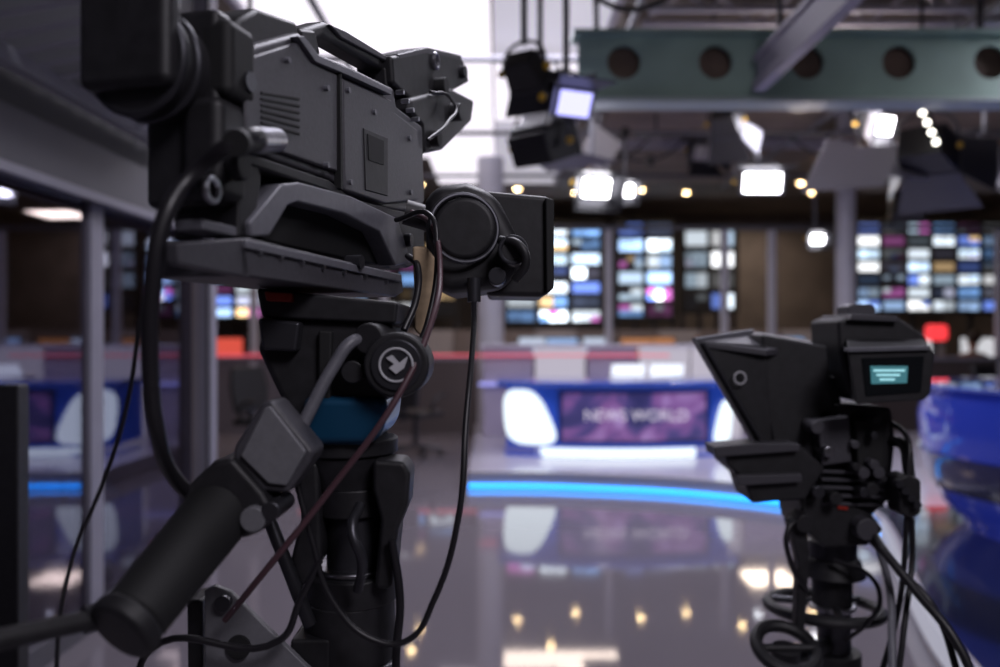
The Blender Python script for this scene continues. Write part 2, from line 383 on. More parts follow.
# ---------------- seated people in the newsroom
def person(x,y,rot,shirt,hairc):
    CUR[0]=Matrix.Translation((x,y,0))@Matrix.Rotation(rot,4,'Z')
    group('seated_person',(x,y,0))
    SK=mat('skin',(0.5,0.3,0.22),0.55); SH=mat('shirt_%d'%int(shirt[0]*100),shirt,0.8); TR=mat('trousers',(0.02,0.025,0.04),0.8)
    def skin(name,J,E,R,m,root=0):
        me=bpy.data.meshes.new(name); me.from_pydata([CUR[0]@Vector(j) for j in J],E,[]); me.update()
        o=bpy.data.objects.new(name,me); link(o)
        s=o.modifiers.new('skin','SKIN')
        for i,rr in enumerate(R):
            sv=me.skin_vertices[0].data[i]; sv.radius=(rr,rr) if not isinstance(rr,tuple) else rr; sv.use_root=(i==root)
        ss=o.modifiers.new('s','SUBSURF'); ss.levels=1; ss.render_levels=1; me.materials.append(m); s.use_smooth_shade=True
    # faces -Y locally
    skin('torso_and_arms',[(0,0,0.56),(0,0.02,0.7),(0,0.02,0.88),(0,0.0,1.02),(0,0,1.1),(0.19,0,1.02),(0.24,-0.06,0.78),(0.17,-0.28,0.8),(-0.19,0,1.02),(-0.24,-0.06,0.78),(-0.17,-0.28,0.8)],
        [(0,1),(1,2),(2,3),(3,4),(3,5),(5,6),(6,7),(3,8),(8,9),(9,10)],[(0.16,0.12),(0.14,0.11),(0.16,0.12),(0.13,0.09),0.055,0.065,0.05,0.035,0.065,0.05,0.035],SH)
    skin('legs',[(0,0,0.58),(0.1,-0.02,0.57),(0.13,-0.45,0.56),(0.13,-0.42,0.1),(0.13,-0.55,0.05),(-0.1,-0.02,0.57),(-0.13,-0.45,0.56),(-0.13,-0.42,0.1),(-0.13,-0.55,0.05)],
        [(0,1),(1,2),(2,3),(3,4),(0,5),(5,6),(6,7),(7,8)],[0.1,0.08,0.065,0.045,0.035,0.08,0.065,0.045,0.035],TR)
    skin('neck_head',[(0,0,1.08),(0,-0.01,1.15),(0,-0.01,1.22),(0,-0.015,1.30),(0,-0.01,1.35)],[(0,1),(1,2),(2,3),(3,4)],[0.05,0.052,(0.075,0.09),(0.082,0.1),(0.06,0.07)],SK)
    ball('hair',(0,0.02,1.31),0.1,mat('hair_%d'%int(hairc[0]*100),hairc,0.7),(0.98,1.08,0.98))
    cyl('nose',(0,-0.115,1.25),(0,-0.09,1.28),0.013,SK,0.007)
    box('mouth',-0.022,0.022,-0.1,-0.088,1.205,1.213,mat('lips',(0.4,0.12,0.1),0.5))
    for s in (-1,1):
        ball('eye_%d'%(s+1),(s*0.03,-0.095,1.275),0.01,BLK2); ball('ear_%d'%(s+1),(s*0.085,0,1.26),0.025,SK,(0.4,0.7,1.1))
        J=[(s*0.17,-0.28,0.8),(s*0.165,-0.36,0.8)];E=[(0,1)];R=[0.026,(0.035,0.018)]
        for k in range(4):
            o0=len(J); xx=s*0.165+(-0.03+0.02*k); L=[0.06,0.075,0.07,0.055][k]
            J+= [(xx,-0.38,0.8),(xx,-0.38-L*0.6,0.795),(xx,-0.38-L,0.775)]; E+=[(1,o0),(o0,o0+1),(o0+1,o0+2)]; R+=[0.01,0.009,0.008]
        o0=len(J); J+=[(s*0.125,-0.34,0.79),(s*0.11,-0.37,0.785)]; E+=[(1,o0),(o0,o0+1)]; R+=[0.012,0.009]
        skin('hand_%d'%(s+1),J,E,R,SK)
    endgroup(); CUR[0]=Matrix.Identity(4)
person(5.6,12.0,math.pi,(0.03,0.03,0.05),(0.02,0.012,0.01)); chair(5.6,11.97,math.pi)
person(7.1,12.0,math.pi,(0.28,0.12,0.06),(0.03,0.015,0.01)); chair(7.1,11.97,math.pi)
person(-2.0,12.0,math.pi,(0.05,0.06,0.1),(0.02,0.012,0.01)); chair(-2.0,11.97,math.pi)

# ================================================================ BLUE CURVED DESK (right)
group('curved_presenter_desk',(3.75,4.75,0.156))
BD=mat('blue_gloss_glow',(0.02,0.045,0.38),0.15,coat=0.8,emit=(0.03,0.05,0.5),es=0.22)  # emission in the material lifts the shell's blue, not a light source
def lathe(name,c,prof,m,a0=0,a1=2*math.pi,n=64,sx=1,sy=1):
    bm=bmesh.new(); rows=[]
    full=abs(a1-a0-2*math.pi)<1e-6
    for i in range(n if full else n+1):
        a=a0+(a1-a0)*i/n
        rows.append([bm.verts.new((c[0]+sx*r_*math.cos(a),c[1]+sy*r_*math.sin(a),z)) for r_,z in prof])
    N=len(rows)
    for i in range(N if full else N-1):
        A=rows[i];B=rows[(i+1)%N]
        for j in range(len(prof)-1): bm.faces.new([A[j],B[j],B[j+1],A[j+1]])
    if full:
        bm.faces.new([r_[0] for r_ in rows][::-1]); bm.faces.new([r_[-1] for r_ in rows])
    return fin(name,bm,m)
DC=(3.66,4.75)
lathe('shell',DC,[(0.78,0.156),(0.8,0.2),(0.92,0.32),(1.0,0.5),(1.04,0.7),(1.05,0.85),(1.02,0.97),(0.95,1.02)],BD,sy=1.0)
lathe('worktop',DC,[(0.9,1.02),(1.05,1.025),(1.065,1.035),(1.05,1.05),(0.9,1.055)],mat('blue_top',(0.06,0.11,0.5),0.12,coat=1),sy=1.0)
lathe('inlay_band',DC,[(0.985,0.42),(1.0,0.44),(1.048,0.6),(1.05,0.64)],mat('blue_dark',(0.01,0.015,0.10),0.15,coat=1),sy=1.0)
endgroup()

# ================================================================ CEILING STRUCTURES
GRN=mat('beam_green',(0.30,0.43,0.38),0.55,noise=0.12,nscale=3)
group('castellated_beam',(3,5,2.8))
z0,z1=2.81,3.2; cell=0.57; x=0.5; zc=(z0+z1)/2+0.04; R=0.105
bm=bmesh.new()
for i in range(10):
    cx=x+0.27+cell*i; N=32; 
    for y in (4.97,5.0):
        inner=[];out=[]
        for k in range(N):
            a=2*math.pi*k/N; c=math.cos(a);s=math.sin(a)
            inner.append(bm.verts.new((cx+R*c,y,zc+R*s)))
            q=max(abs(c),abs(s)); px=c/q;pz=s/q
            out.append(bm.verts.new((cx+px*cell/2,y,(z0+z1)/2+pz*(z1-z0)/2)))
        for k in range(N): bm.faces.new([inner[k],inner[(k+1)%N],out[(k+1)%N],out[k]])
        if y==4.97: first=inner
        else:
            for k in range(N): bm.faces.new([first[k],first[(k+1)%N],inner[(k+1)%N],inner[k]])
fin('web',bm,GRN,smooth=False)
box('web_backing',0.5,6.2,5.06,5.08,2.81,3.2,mat('hole_backing_brown',(0.16,0.11,0.09),0.7,noise=0.4,nscale=5))  # plate added behind the web so its holes look dark brown
box('flange_low',0.45,6.3,4.9,5.1,2.78,2.81,mat('beam_edge',(0.42,0.5,0.48),0.5),0.004); box('flange_top',0.45,6.3,4.9,5.1,3.2,3.23,GRN,0.004)
for i,xx in enumerate([0.6,3.0,6.0]): cyl('hanger_%d'%i,(xx,5,3.23),(xx,5,4.2),0.02,DMET)
endgroup()
group('ceiling_joist',(1.6,3.6,2.9))
WB=mat('joist_lilac',(0.42,0.40,0.47),0.5)
box('chord',1.54,1.61,2.2,4.88,2.83,2.9,WB,0.004); box('web',1.565,1.585,2.2,4.88,2.9,3.02,WB); box('chord_top',1.54,1.61,2.2,4.88,3.02,3.05,WB)
cyl('hanger_0',(1.575,2.6,3.05),(1.575,2.6,4.2),0.015,DMET); cyl('hanger_1',(1.575,4.5,3.05),(1.575,4.5,4.2),0.015,DMET)
endgroup()
# lattice truss above and behind the beam
group('lattice_truss',(3,5.5,3.6))
for j,(yy,zz) in enumerate([(5.4,3.55),(5.4,3.85),(5.65,3.55),(5.65,3.85)]): cyl('chord_%d'%j,(1.0,yy,zz),(7.5,yy,zz),0.025,WB)
for i in range(16):
    xa=1.0+i*0.4; z_a,z_b=(3.55,3.85) if i%2 else (3.85,3.55)
    cyl('lace_a_%d'%i,(xa,5.4,z_a),(xa+0.4,5.4,z_b),0.013,WB); cyl('lace_b_%d'%i,(xa,5.65,z_b),(xa+0.4,5.65,z_a),0.013,WB)
for i in range(3): cyl('hanger_%d'%i,(1.4+i*2.5,5.52,3.7),(1.4+i*2.5,5.52,4.2),0.012,DMET)
endgroup()
# bright ceiling raft
group('ceiling_light_panel',(0,7,3.7))
RF=emis('raft_glow',(0.93,0.87,0.97),1.25)
RFD=mat('raft_tile',(0.55,0.53,0.57),0.6,emit=(0.9,0.87,0.98),es=0.5)
for i in range(3):
    for j in range(4):
        xa=-1.75+i*0.85; ya=4.9+j*1.75
        if i==0 and j>2: continue
        box('tile_%d_%d'%(i,j),xa,xa+0.83,ya,ya+1.73,3.6,3.64,RFD if (i==2 and j!=1) else RF,0.0)
box('raft_frame_l',-1.82,-1.77,4.85,11.9,3.57,3.68,WB); box('raft_frame_r',0.78,0.83,4.85,11.9,3.57,3.68,WB)
for i,(a,c) in enumerate([(-1.8,5),(0.8,5),(-1.8,11.8),(0.8,11.8)]): cyl('cable_%d'%i,(a,c,3.68),(a,c,4.2),0.01,DMET)
endgroup()
# suspended side baffles (brown grey)
BF=mat('baffle',(0.22,0.17,0.14),0.7,noise=0.25,nscale=2)
for i,(xa,xb,ya,yb,z) in enumerate([(1.1,3.4,7.2,9.0,3.62),(4.0,6.3,7.0,9.4,3.64),(1.3,4.2,10.2,12.6,3.75),(5.0,8.6,10.4,13.2,3.7),(2.2,3.2,2.6,4.4,3.6)]):
    group('acoustic_baffle',((xa+xb)/2,(ya+yb)/2,z))
    box('board',xa,xb,ya,yb,z,z+0.06,BF,0.01)
    box('rim',xa-0.02,xb+0.02,ya-0.03,ya,z-0.03,z+0.1,WB)
    for k,(a,c) in enumerate([(xa+.1,ya+.1),(xb-.1,ya+.1),(xa+.1,yb-.1),(xb-.1,yb-.1)]): cyl('wire_%d'%k,(a,c,z+0.06),(a,c,4.2),0.008,DMET)
    endgroup()
# lighting grid pipes
group('lighting_grid',(1,6,3.4))
for i,y in enumerate([3.0,4.1,6.0,8.2,10.4]):
    cyl('pipe_x_%d'%i,(-1.7,y,3.42),(6.5,y,3.42),0.025,GRY2)
    for k,xx in enumerate((-1.5,1.6,5.5)): cyl('drop_%d_%d'%(i,k),(xx,y,3.42),(xx,y,4.2),0.012,DMET)
for i,xx in enumerate([-1.2,0.9,3.2,5.4]): cyl('pipe_y_%d'%i,(xx,2.2,3.48),(xx,11.5,3.48),0.025,GRY2)
endgroup()
group('air_duct',(4,6,3.8))
cyl('run',(1.0,6.6,3.85),(9,6.6,3.85),0.2,mat('duct',(0.3,0.28,0.28),0.4,0.4),n=32)
for i in range(10): torus('joint_%d'%i,(1.2+i*0.8,6.6,3.85),(1,0,0),0.203,0.012,MET)
for i in range(3): cyl('strap_%d'%i,(1.8+i*2.5,6.6,3.85),(1.8+i*2.5,6.6,4.2),0.01,DMET)
endgroup()
# power cables draped on the grid
group('grid_power_cables',(2,5.5,3.4))
for i in range(14):
    xa=random.uniform(-0.6,5.0); ya=random.choice([4.1,6.0,8.2]); 
    tube('drape_%d'%i,[(xa,ya,3.45),(xa+0.3,ya+0.05,3.2+random.uniform(-.15,.1)),(xa+0.7,ya,3.15),(xa+1.1,ya,3.45)],0.014,CAB)
endgroup()
# slanted grey reflector flag
FLG=mat('flag_grey',(0.2,0.19,0.2),0.6)
c=V3(600,150,7.0); group('reflector_flag',c)
CUR[0]=Matrix.Translation(c)@Matrix.Rotation(0.5,4,'Y')@Matrix.Rotation(0.4,4,'Z')
box('sheet',-0.15,0.15,-0.01,0.01,-0.17,0.17,FLG,0.004); cyl('frame_top',(-0.15,0,0.17),(0.15,0,0.17),0.014,DMET); CUR[0]=Matrix.Identity(4)
cyl('arm',c,(c.x,c.y,4.2),0.012,DMET); endgroup()
# warm downlights
group('downlight_array',(2,15,4.2))
WARM=emis('warm_lamp',(1,0.7,0.35),45); COOL=emis('cool_lamp',(0.9,0.93,1),25)
for i,(a,c) in enumerate([(0.34,15.5),(2.75,15.6),(3.7,15.9),(-1.5,15.0),(-1.55,14.0),(7.0,14.6),(7.6,14.6),(5.1,15.8),(6.2,15.9),(-4.0,13),(-5.8,13.2),(4.0,13.2),(1.5,15.9),(4.6,15.2),(8.6,14.8),(-2.9,12.5),(0.9,14.2),(3.3,14.6),(5.6,14.9),(-6.8,14.5),(9.4,13.6)]):
    cyl('lamp_%d'%i,(a,c,4.17),(a,c,4.2),0.055,WARM if i%4!=3 or i<4 else COOL); torus('ring_%d'%i,(a,c,4.18),(0,0,1),0.075,0.015,WHT)
endgroup()

# ---------------- studio luminaires
HOT=emis('lamp_hot',(0.97,0.95,1.0),14); HOTB=emis('lamp_violet',(0.45,0.45,1.0),2.0)
def luminaire(px,py,d,yaw,pitch,s,hot,doors=(1,1,1,1),top=3.42,doorlen=0.16,wide=1.0,dm=None):
    c=V3(px,py,d); dm=dm or DMET
    group('studio_spotlight',c)
    cyl('drop_pole',(c.x,c.y,c.z+0.22*s),(c.x,c.y,max(top,c.z+0.4*s)),0.018,GRY2)
    box('clamp',c.x-0.04,c.x+0.04,c.y-0.04,c.y+0.04,top-0.06,top+0.05,BLK,0.005)
    # yoke
    R=Matrix.Translation(c)@Matrix.Rotation(yaw,4,'Z'); CUR[0]=R
    w=0.17*s*wide
    tube('yoke',[(-w-0.015,0,0),(-w-0.015,0,0.12*s),(-w*0.6,0,0.22*s),(w*0.6,0,0.22*s),(w+0.015,0,0.12*s),(w+0.015,0,0)],0.009,DMET)
    CUR[0]=R@Matrix.Rotation(pitch,4,'X')   # front faces -Y, pitch tips it downward
    h=0.12*s; L=0.13*s
    f=[(-w,-L,-h),(w,-L,-h),(w,-L,h),(-w,-L,h)]; bk=[(-w*0.75,L,-h*0.7),(w*0.75,L,-h*0.7),(w*0.75,L,h*0.8),(-w*0.75,L,h*0.8)]
    hull('housing',f,bk,BLK,0.01)
    for i in range(5): box('fin_%d'%i,-w*0.8,w*0.8,L*(-0.5+0.25*i),L*(-0.5+0.25*i)+0.01,h*0.85,h*1.08,DMET)
    box('lens_frame',-w*1.05,w*1.05,-L-0.02,-L,-h*1.05,h*1.05,DMET,0.004)
    box('lens',-w*0.85,w*0.85,-L-0.026,-L-0.021,-h*0.82,h*0.82,hot)
    D=doorlen; o_=0.55
    if doors[0]: hull('barndoor_top',[(-w,-L-0.02,h),(w,-L-0.02,h),(w*1.5,-L-D,h+D*o_),(-w*1.5,-L-D,h+D*o_)],[(-w,-L-0.015,h+0.006),(w,-L-0.015,h+0.006),(w*1.5,-L-D,h+D*o_+0.006),(-w*1.5,-L-D,h+D*o_+0.006)],dm)
    if doors[1]: hull('barndoor_bottom',[(-w,-L-0.02,-h),(w,-L-0.02,-h),(w*1.5,-L-D,-h-D*o_),(-w*1.5,-L-D,-h-D*o_)],[(-w,-L-0.015,-h-0.006),(w,-L-0.015,-h-0.006),(w*1.5,-L-D,-h-D*o_-0.006),(-w*1.5,-L-D,-h-D*o_-0.006)],dm)
    for s2,nm in ((-1,'left'),(1,'right')):
        if doors[2 if s2<0 else 3]:
            hull('barndoor_'+nm,[(s2*w,-L-0.02,-h),(s2*w,-L-0.02,h),(s2*(w+D*o_),-L-D,h*1.5),(s2*(w+D*o_),-L-D,-h*1.5)],[(s2*(w+0.006),-L-0.015,-h),(s2*(w+0.006),-L-0.015,h),(s2*(w+D*o_+0.006),-L-D,h*1.5),(s2*(w+D*o_+0.006),-L-D,-h*1.5)],dm)
    ball('knob_left',(-w-0.03,0,0),0.022,mat('yellow_knob',(0.7,0.42,0.03),0.5)); ball('knob_right',(w+0.03,0,0),0.022,MATS['yellow_knob'])
    CUR[0]=Matrix.Identity(4); endgroup()
LGD=mat('door_grey',(0.26,0.25,0.29),0.5)
luminaire(566,100,4.1,0.4,0.45,0.62,HOTB,(1,0,1,0),doorlen=0.12)
luminaire(540,145,4.6,2.5,-0.5,1.0,HOTB,(1,1,0,1),doorlen=0.26)
luminaire(592,184,6.0,0.2,0.45,0.7,HOT,doorlen=0.12)
luminaire(625,188,8.2,-0.2,0.45,0.6,HOT,doorlen=0.1)
luminaire(758,182,8.2,0.0,0.25,0.95,HOT,(1,0,0,0),doorlen=0.1,wide=1.35)
luminaire(872,124,6.0,0.25,0.35,0.66,HOT,(0,1,1,0),doorlen=0.42,dm=LGD)
# large translucent barn-door flag beside that lamp
c=V3(845,165,5.7); group('barn_door_flag',c)
hull('sheet',[V3(828,138,5.8),V3(858,146,5.7),V3(900,146,5.6),V3(884,186,5.5),V3(802,192,5.6)],[v+Vector((0,0.01,0)) for v in (V3(828,138,5.8),V3(858,146,5.7),V3(900,146,5.6),V3(884,186,5.5),V3(802,192,5.6))],LGD)
cyl('arm',V3(860,146,5.72),(V3(860,146,5.72).x,5.74,3.45),0.012,DMET); endgroup()
luminaire(925,150,5.6,2.4,0.2,1.1,HOTB,doorlen=0.3)
luminaire(985,165,6.4,0.9,0.4,1.2,HOTB,doorlen=0.2,wide=1.3)
luminaire(725,122,7.2,2.6,0.6,0.8,HOTB,doorlen=0.2)
luminaire(524,70,4.1,2.6,0.6,0.6,HOTB,doorlen=0.1)
luminaire(700,150,9.5,0.2,0.5,0.9,mat('lamp_dim',(0.4,0.38,0.38),0.4),doorlen=0.2)
luminaire(650,122,9.5,-0.4,0.5,0.6,HOT,doorlen=0.1)
luminaire(815,238,10.4,0,0.3,0.55,HOT,doorlen=0.1)
luminaire(905,200,10.4,2.5,0.4,0.9,HOTB,doorlen=0.15)
# row of small lamps
group('led_lamp_bar',V3(928,122,6.0))
a=V3(918,103,5.3); c=V3(936,142,5.35)
cyl('bar',a+Vector((0.04,0.03,0)),c+Vector((0.04,0.03,0)),0.025,BLK)
for i in range(5):
    p=a.lerp(c,i/4); ball('bulb_%d'%i,p,0.019,emis('bead',(1,0.95,0.85),6))
cyl('drop',a+Vector((0.04,0.03,0)),(a.x+0.04,a.y+0.03,4.2),0.012,DMET)
endgroup()

# ================================================================ FOREGROUND BROADCAST CAMERA (left)
U=Vector((0.243,0.970)).normalized(); Nn=Vector((U.y,-U.x)); A0=Vector((-0.2535,0.78))
def sd(px,py,off):
    rx=(px-500)/F; ax=A0.x+off*Nn.x; ay=A0.y+off*Nn.y
    t=(rx*ay-ax)/(U.x-rx*U.y); d=ay+t*U.y
    return Vector((ax+t*U.x,d,EYE+(HZ-py)/F*d))
def sp(name,pts,o0,o1,m,bevel=0.003,seg=2):
    A=[sd(a,b_,o0) for a,b_ in pts]; dn=Vector((Nn.x,Nn.y,0))*(o1-o0)
    return hull(name,A,[v+dn for v in A],m,bevel,seg)
def sc(name,px,py,o0,o1,r,m,r2=None,bevel=0):
    a=sd(px,py,o0); return cyl(name,a,a+Vector((Nn.x,Nn.y,0))*(o1-o0),r,m,r2,bevel=bevel)
U3=Vector((U.x,U.y,0)); N3=Vector((Nn.x,Nn.y,0)); Z3=Vector((0,0,1))
def loc(u,o_,z): return Vector((A0.x,A0.y,0))+U3*u+N3*o_+Z3*z
def lbox(name,u0,u1,o0,o1,z0,z1,m,bevel=0.004):
    A=[loc(u0,o0,z0),loc(u1,o0,z0),loc(u1,o0,z1),loc(u0,o0,z1)]; B=[loc(u0,o1,z0),loc(u1,o1,z0),loc(u1,o1,z1),loc(u0,o1,z1)]
    return hull(name,A,B,m,bevel)
group('broadcast_camera_on_pedestal',(-0.17,1.0,0))
# body
sp('body_shell',[(241,48),(300,32),(318,52),(350,66),(394,88),(397,106),(423,126),(425,203),(414,213),(386,210),(350,196),(330,180),(241,150)],0,-0.10,GRY,0.006,3)
sp('side_panel_front',[(246,58),(298,42),(312,62),(338,74),(338,172),(246,140)],0.006,0,GRY,0.003)
sp('side_panel_mid',[(343,78),(392,100),(395,112),(418,130),(419,200),(386,204),(345,190)],0.008,0,GRY,0.003)
sp('panel_recess',[(364,128),(388,138),(388,196),(366,190)],0.0095,0.004,BLK,0.001)
sp('panel_label',[(368,134),(384,141),(384,165),(369,160)],0.0105,0.009,BLK2,0)
sp('seam_1',[(340,72),(342,73),(343,190),(341,188)],0.009,0,BLK2,0)
sp('edge_trim',[(298,36),(304,36),(320,56),(352,70),(392,90),(392,95),(350,76),(316,62)],0.011,0,GRY2,0.001)
sp('lower_rail',[(241,150),(330,180),(352,198),(414,214),(414,222),(350,208),(326,190),(241,162)],0.004,-0.09,BLK,0.003)
for i,(a,c,rr) in enumerate([(252,82,0.010),(329,88,0.0035),(329,165,0.0035),(255,134,0.003),(350,90,0.0035),(352,182,0.0035),(411,138,0.004),(412,192,0.004),(290,60,0.003),(376,112,0.0035)]):
    sc('fastener_%d'%i,a,c,0.0115,0.004,rr,GRY2 if rr<0.009 else DMET)
for i in range(6): sp('vent_%d'%i,[(262,92+i*6),(300,98+i*7),(300,100+i*7),(262,94+i*6)],0.0075,0.005,BLK2,0)
# front block + lens
lbox('lens_mount_block',-0.03,0.0,-0.085,-0.005,1.472,1.66,BLK,0.008)
cyl('lens_barrel',loc(0,-0.06,1.60),loc(-0.075,-0.06,1.60),0.048,BLK,n=40,bevel=0.003)
torus('lens_ring_1',loc(-0.05,-0.06,1.60),U3,0.049,0.004,DMET); torus('lens_ring_2',loc(-0.072,-0.06,1.60),U3,0.049,0.004,DMET)
lbox('matte_hood',-0.09,-0.065,-0.11,-0.015,1.57,1.68,BLK,0.01)
lbox('zoom_drive',-0.04,0.012,-0.04,0.004,1.475,1.575,BLK,0.012)
lbox('zoom_drive_cap',-0.03,0.02,-0.03,0.008,1.575,1.65,BLK2,0.01)
cyl('focus_knob',loc(-0.02,0.004,1.51),loc(-0.02,0.018,1.51),0.014,BLK,bevel=0.003)
lbox('silver_badge',-0.053,-0.05,-0.06,-0.054,1.62,1.68,MET,0)
# top shelf in front of handle
sp('top_cheek',[(215,60),(240,18),(258,8),(298,22),(300,40),(241,52)],-0.015,-0.09,BLK,0.006,3)
# handle
sp('handle_bar',[(302,28),(326,21),(345,30),(398,62),(400,76),(388,74),(340,46),(324,38),(312,44)],-0.025,-0.06,BLK,0.008,3)
sp('handle_front_post',[(300,28),(316,30),(322,56),(304,50)],-0.02,-0.065,BLK,0.005)
sp('handle_rear_post',[(386,66),(402,72),(404,100),(388,92)],-0.02,-0.065,BLK,0.005)
sp('handle_pad',[(330,24),(346,31),(390,58),(388,62),(342,38)],-0.02,-0.065,GRY,0.002)
# rear accessories
sp('rear_block',[(392,56),(428,50),(463,58),(470,82),(444,96),(412,100),(394,84)],-0.01,-0.07,BLK,0.006,3)
sp('rear_block_top',[(398,54),(428,47),(462,55),(462,60),(428,54),(400,60)],-0.01,-0.06,GRY,0.003)
sp('rear_eyepiece',[(412,98),(452,88),(475,100),(472,122),(444,150),(425,154),(423,126),(410,110)],0.0,-0.06,BLK,0.008,3)
torus('silver_ring',sd(436,61,-0.005),N3,0.012,0.0035,MET)
sc('knob_rear_1',462,112,0.02,-0.03,0.016,BLK,bevel=0.002); sc('knob_rear_2',440,138,0.015,-0.02,0.014,BLK2,bevel=0.002)
sc('knob_rear_3',447,86,0.01,-0.02,0.015,BLK2,bevel=0.002); sc('knob_rear_4',466,72,0.0,-0.03,0.012,DMET)
for i in range(4): sc('toggle_%d'%i,404+i*5,92+i*9,0.012,0,0.0035,MET)
tube('rear_wire',[sd(430,92,0),sd(452,100,0.02),sd(448,122,0.03),sd(428,140,0.02)],0.003,CAB)
# mounting cradle
sp('cradle_core',[(262,196),(300,192),(372,212),(400,262),(400,270),(262,240)],-0.02,-0.08,BLK2,0.003)
sp('cradle_arch',[(252,237),(250,222),(282,184),(300,182),(352,196),(398,218),(412,262),(396,266),(380,232),(345,214),(298,202),(288,206),(270,236)],0.008,-0.02,GRY2,0.003)
sp('cradle_left_leg',[(240,150),(256,155),(262,178),(254,236),(238,238)],0.002,-0.07,BLK,0.003)
sp('base_plate',[(240,240),(250,238),(402,274),(404,292),(396,297),(240,276)],0.012,-0.09,GRY,0.003)
sp('base_plate_tongue',[(177,243),(246,238),(250,278),(179,264)],0.012,0.0,GRY,0.002)
sp('base_plate_lip',[(246,240),(402,275),(402,282),(246,248)],0.016,0.01,GRY2,0.001)
sp('rear_leg',[(396,214),(424,218),(426,262),(408,268),(396,262)],0.004,-0.08,BLK,0.004)
sc('cradle_knob',362,262,0.02,0,0.009,DMET); sc('cradle_knob_2',412,240,0.014,0,0.01,DMET,bevel=0.002)
for i in range(7): sc('plate_screw_%d'%i,262+i*21,252+i*5,0.0165,0.01,0.0025,MET)
sc('latch_body',212,190,0.012,-0.01,0.010,BLK,bevel=0.002); torus('latch_loop',sd(212,190,0.014),N3,0.010,0.003,MET)
lbox('latch_arm',-0.06,0.0,-0.03,0.0,1.445,1.455,GRY2,0.002)
# viewfinder (rear, extends to operator side)
fp('viewfinder_box',[(484,190),(551,196),(551,289),(543,297),(486,296)],1.14,1.28,BLK,0.008,3)
fp('viewfinder_bezel',[(545,197),(554,199),(554,288),(546,294)],1.13,1.29,BLK2,0.003)
fp('viewfinder_hood',[(424,200),(433,184),(466,180),(496,192),(516,232),(520,262),(506,288),(450,294),(426,284)],1.08,1.24,BLK,0.02,4)
a=V3(464,228,1.07); torus('hood_rim',a,(0.25,-1,0.1),0.046,0.0035,DMET); 
cyl('hood_dial',a,a+Vector((0,0.05,0)),0.043,BLK,bevel=0.008)
fcyl('pivot_knob',513,250,1.04,1.12,0.019,BLK,0.003); torus('pivot_ring',V3(513,250,1.04),(0,1,0),0.017,0.003,DMET)
fcyl('pivot_knob_small',497,276,1.05,1.12,0.012,DMET,0.002)
tube('pivot_lever',[V3(500,240,1.05),V3(520,246,1.03),V3(526,262,1.03),V3(515,280,1.04)],0.006,BLK)
cyl('viewfinder_arm',V3(405,212,1.15),V3(450,225,1.16),0.018,BLK)
cyl('viewfinder_connector',V3(474,278,1.07),V3(474,302,1.07),0.009,DMET)
# beige tag under the viewfinder arm
fp('beige_tag',[(412,246),(426,246),(438,262),(440,290),(434,318),(420,336),(414,330),(414,290)],1.06,1.075,BEI,0.004)
# fluid head
D1=0.93;D2=1.07
fp('head_platform',[(256,288),(398,302),(396,324),(262,318)],D1,D2,BLK,0.004)
fp('red_latch',[(264,291),(292,293),(292,302),(266,301)],D1-0.012,D1,RED,0.002)
fp('head_body',[(268,316),(390,318),(396,345),(388,398),(364,428),(300,430),(278,396),(256,350)],D1+0.01,D2+0.02,BLK,0.01,3)
fp('head_side_fin',[(258,318),(300,322),(296,352),(262,350)],D1-0.01,D1+0.03,DMET,0.004)
fp('head_rib',[(318,330),(332,331),(330,420),(318,418)],D1,D1+0.02,BLK2,0.003)
fcyl('drag_disc',396,365,0.895,0.97,0.037,BLK,0.004)
fcyl('drag_disc_face',396,365,0.892,0.9,0.029,DMET,0.002)
torus('emblem_ring',V3(396,365,0.891),(0,1,0),0.0185,0.0014,WHT)
fp('emblem_wing',[(386,358),(392,355),(399,363),(408,356),(404,368),(396,374),(389,368),(394,364)],0.889,0.892,WHT,0)
fcyl('tilt_lock',352,372,0.91,0.95,0.013,BLK,0.002)
fp('blue_housing',[(302,396),(388,398),(384,432),(370,446),(312,446),(300,430)],D1-0.005,D2,BLUM,0.012,3)
def vc(name,px,r,y0,y1,m,d=1.0,r2=None,bevel=0.003):
    cx=(px-500)/F*d; za=EYE+(HZ-y0)/F*d; zb=EYE+(HZ-y1)/F*d
    return cyl(name,(cx,d+0.0,zb),(cx,d,za),r,m,r2,n=40,bevel=bevel)
vc('pan_bowl_ring',348,0.062,436,452,BLK); vc('pan_bowl',348,0.045,452,486,BLK,r2=0.058); vc('blue_collar',340,0.059,444,452,BLUM)
vc('column_upper',352,0.046,484,512,BLK); vc('column_inner',356,0.036,512,566,DMET); vc('column_bright_ring',352,0.046,564,570,MET); vc('column_collar',352,0.056,570,598,BLK)
vc('column_lower_ring',350,0.061,655,664,MET)
vc('column_lower',350,0.056,596,1100,BLK)
fp('side_bracket',[(372,460),(404,462),(410,474),(408,505),(398,530),(392,590),(374,590),(380,520),(372,490)],0.94,1.0,BLK,0.006)
fp('side_bracket_left',[(296,462),(318,462),(322,560),(300,590),(290,560),(300,520)],0.95,1.0,BLK,0.006)
tube('brake_lever',[V3(360,505,0.93),V3(352,530,0.9),V3(362,560,0.9),V3(358,590,0.92)],0.006,DMET)
tube('steer_strut',[V3(262,500,0.96),V3(285,560,0.95),V3(310,625,0.95)],0.008,DMET)
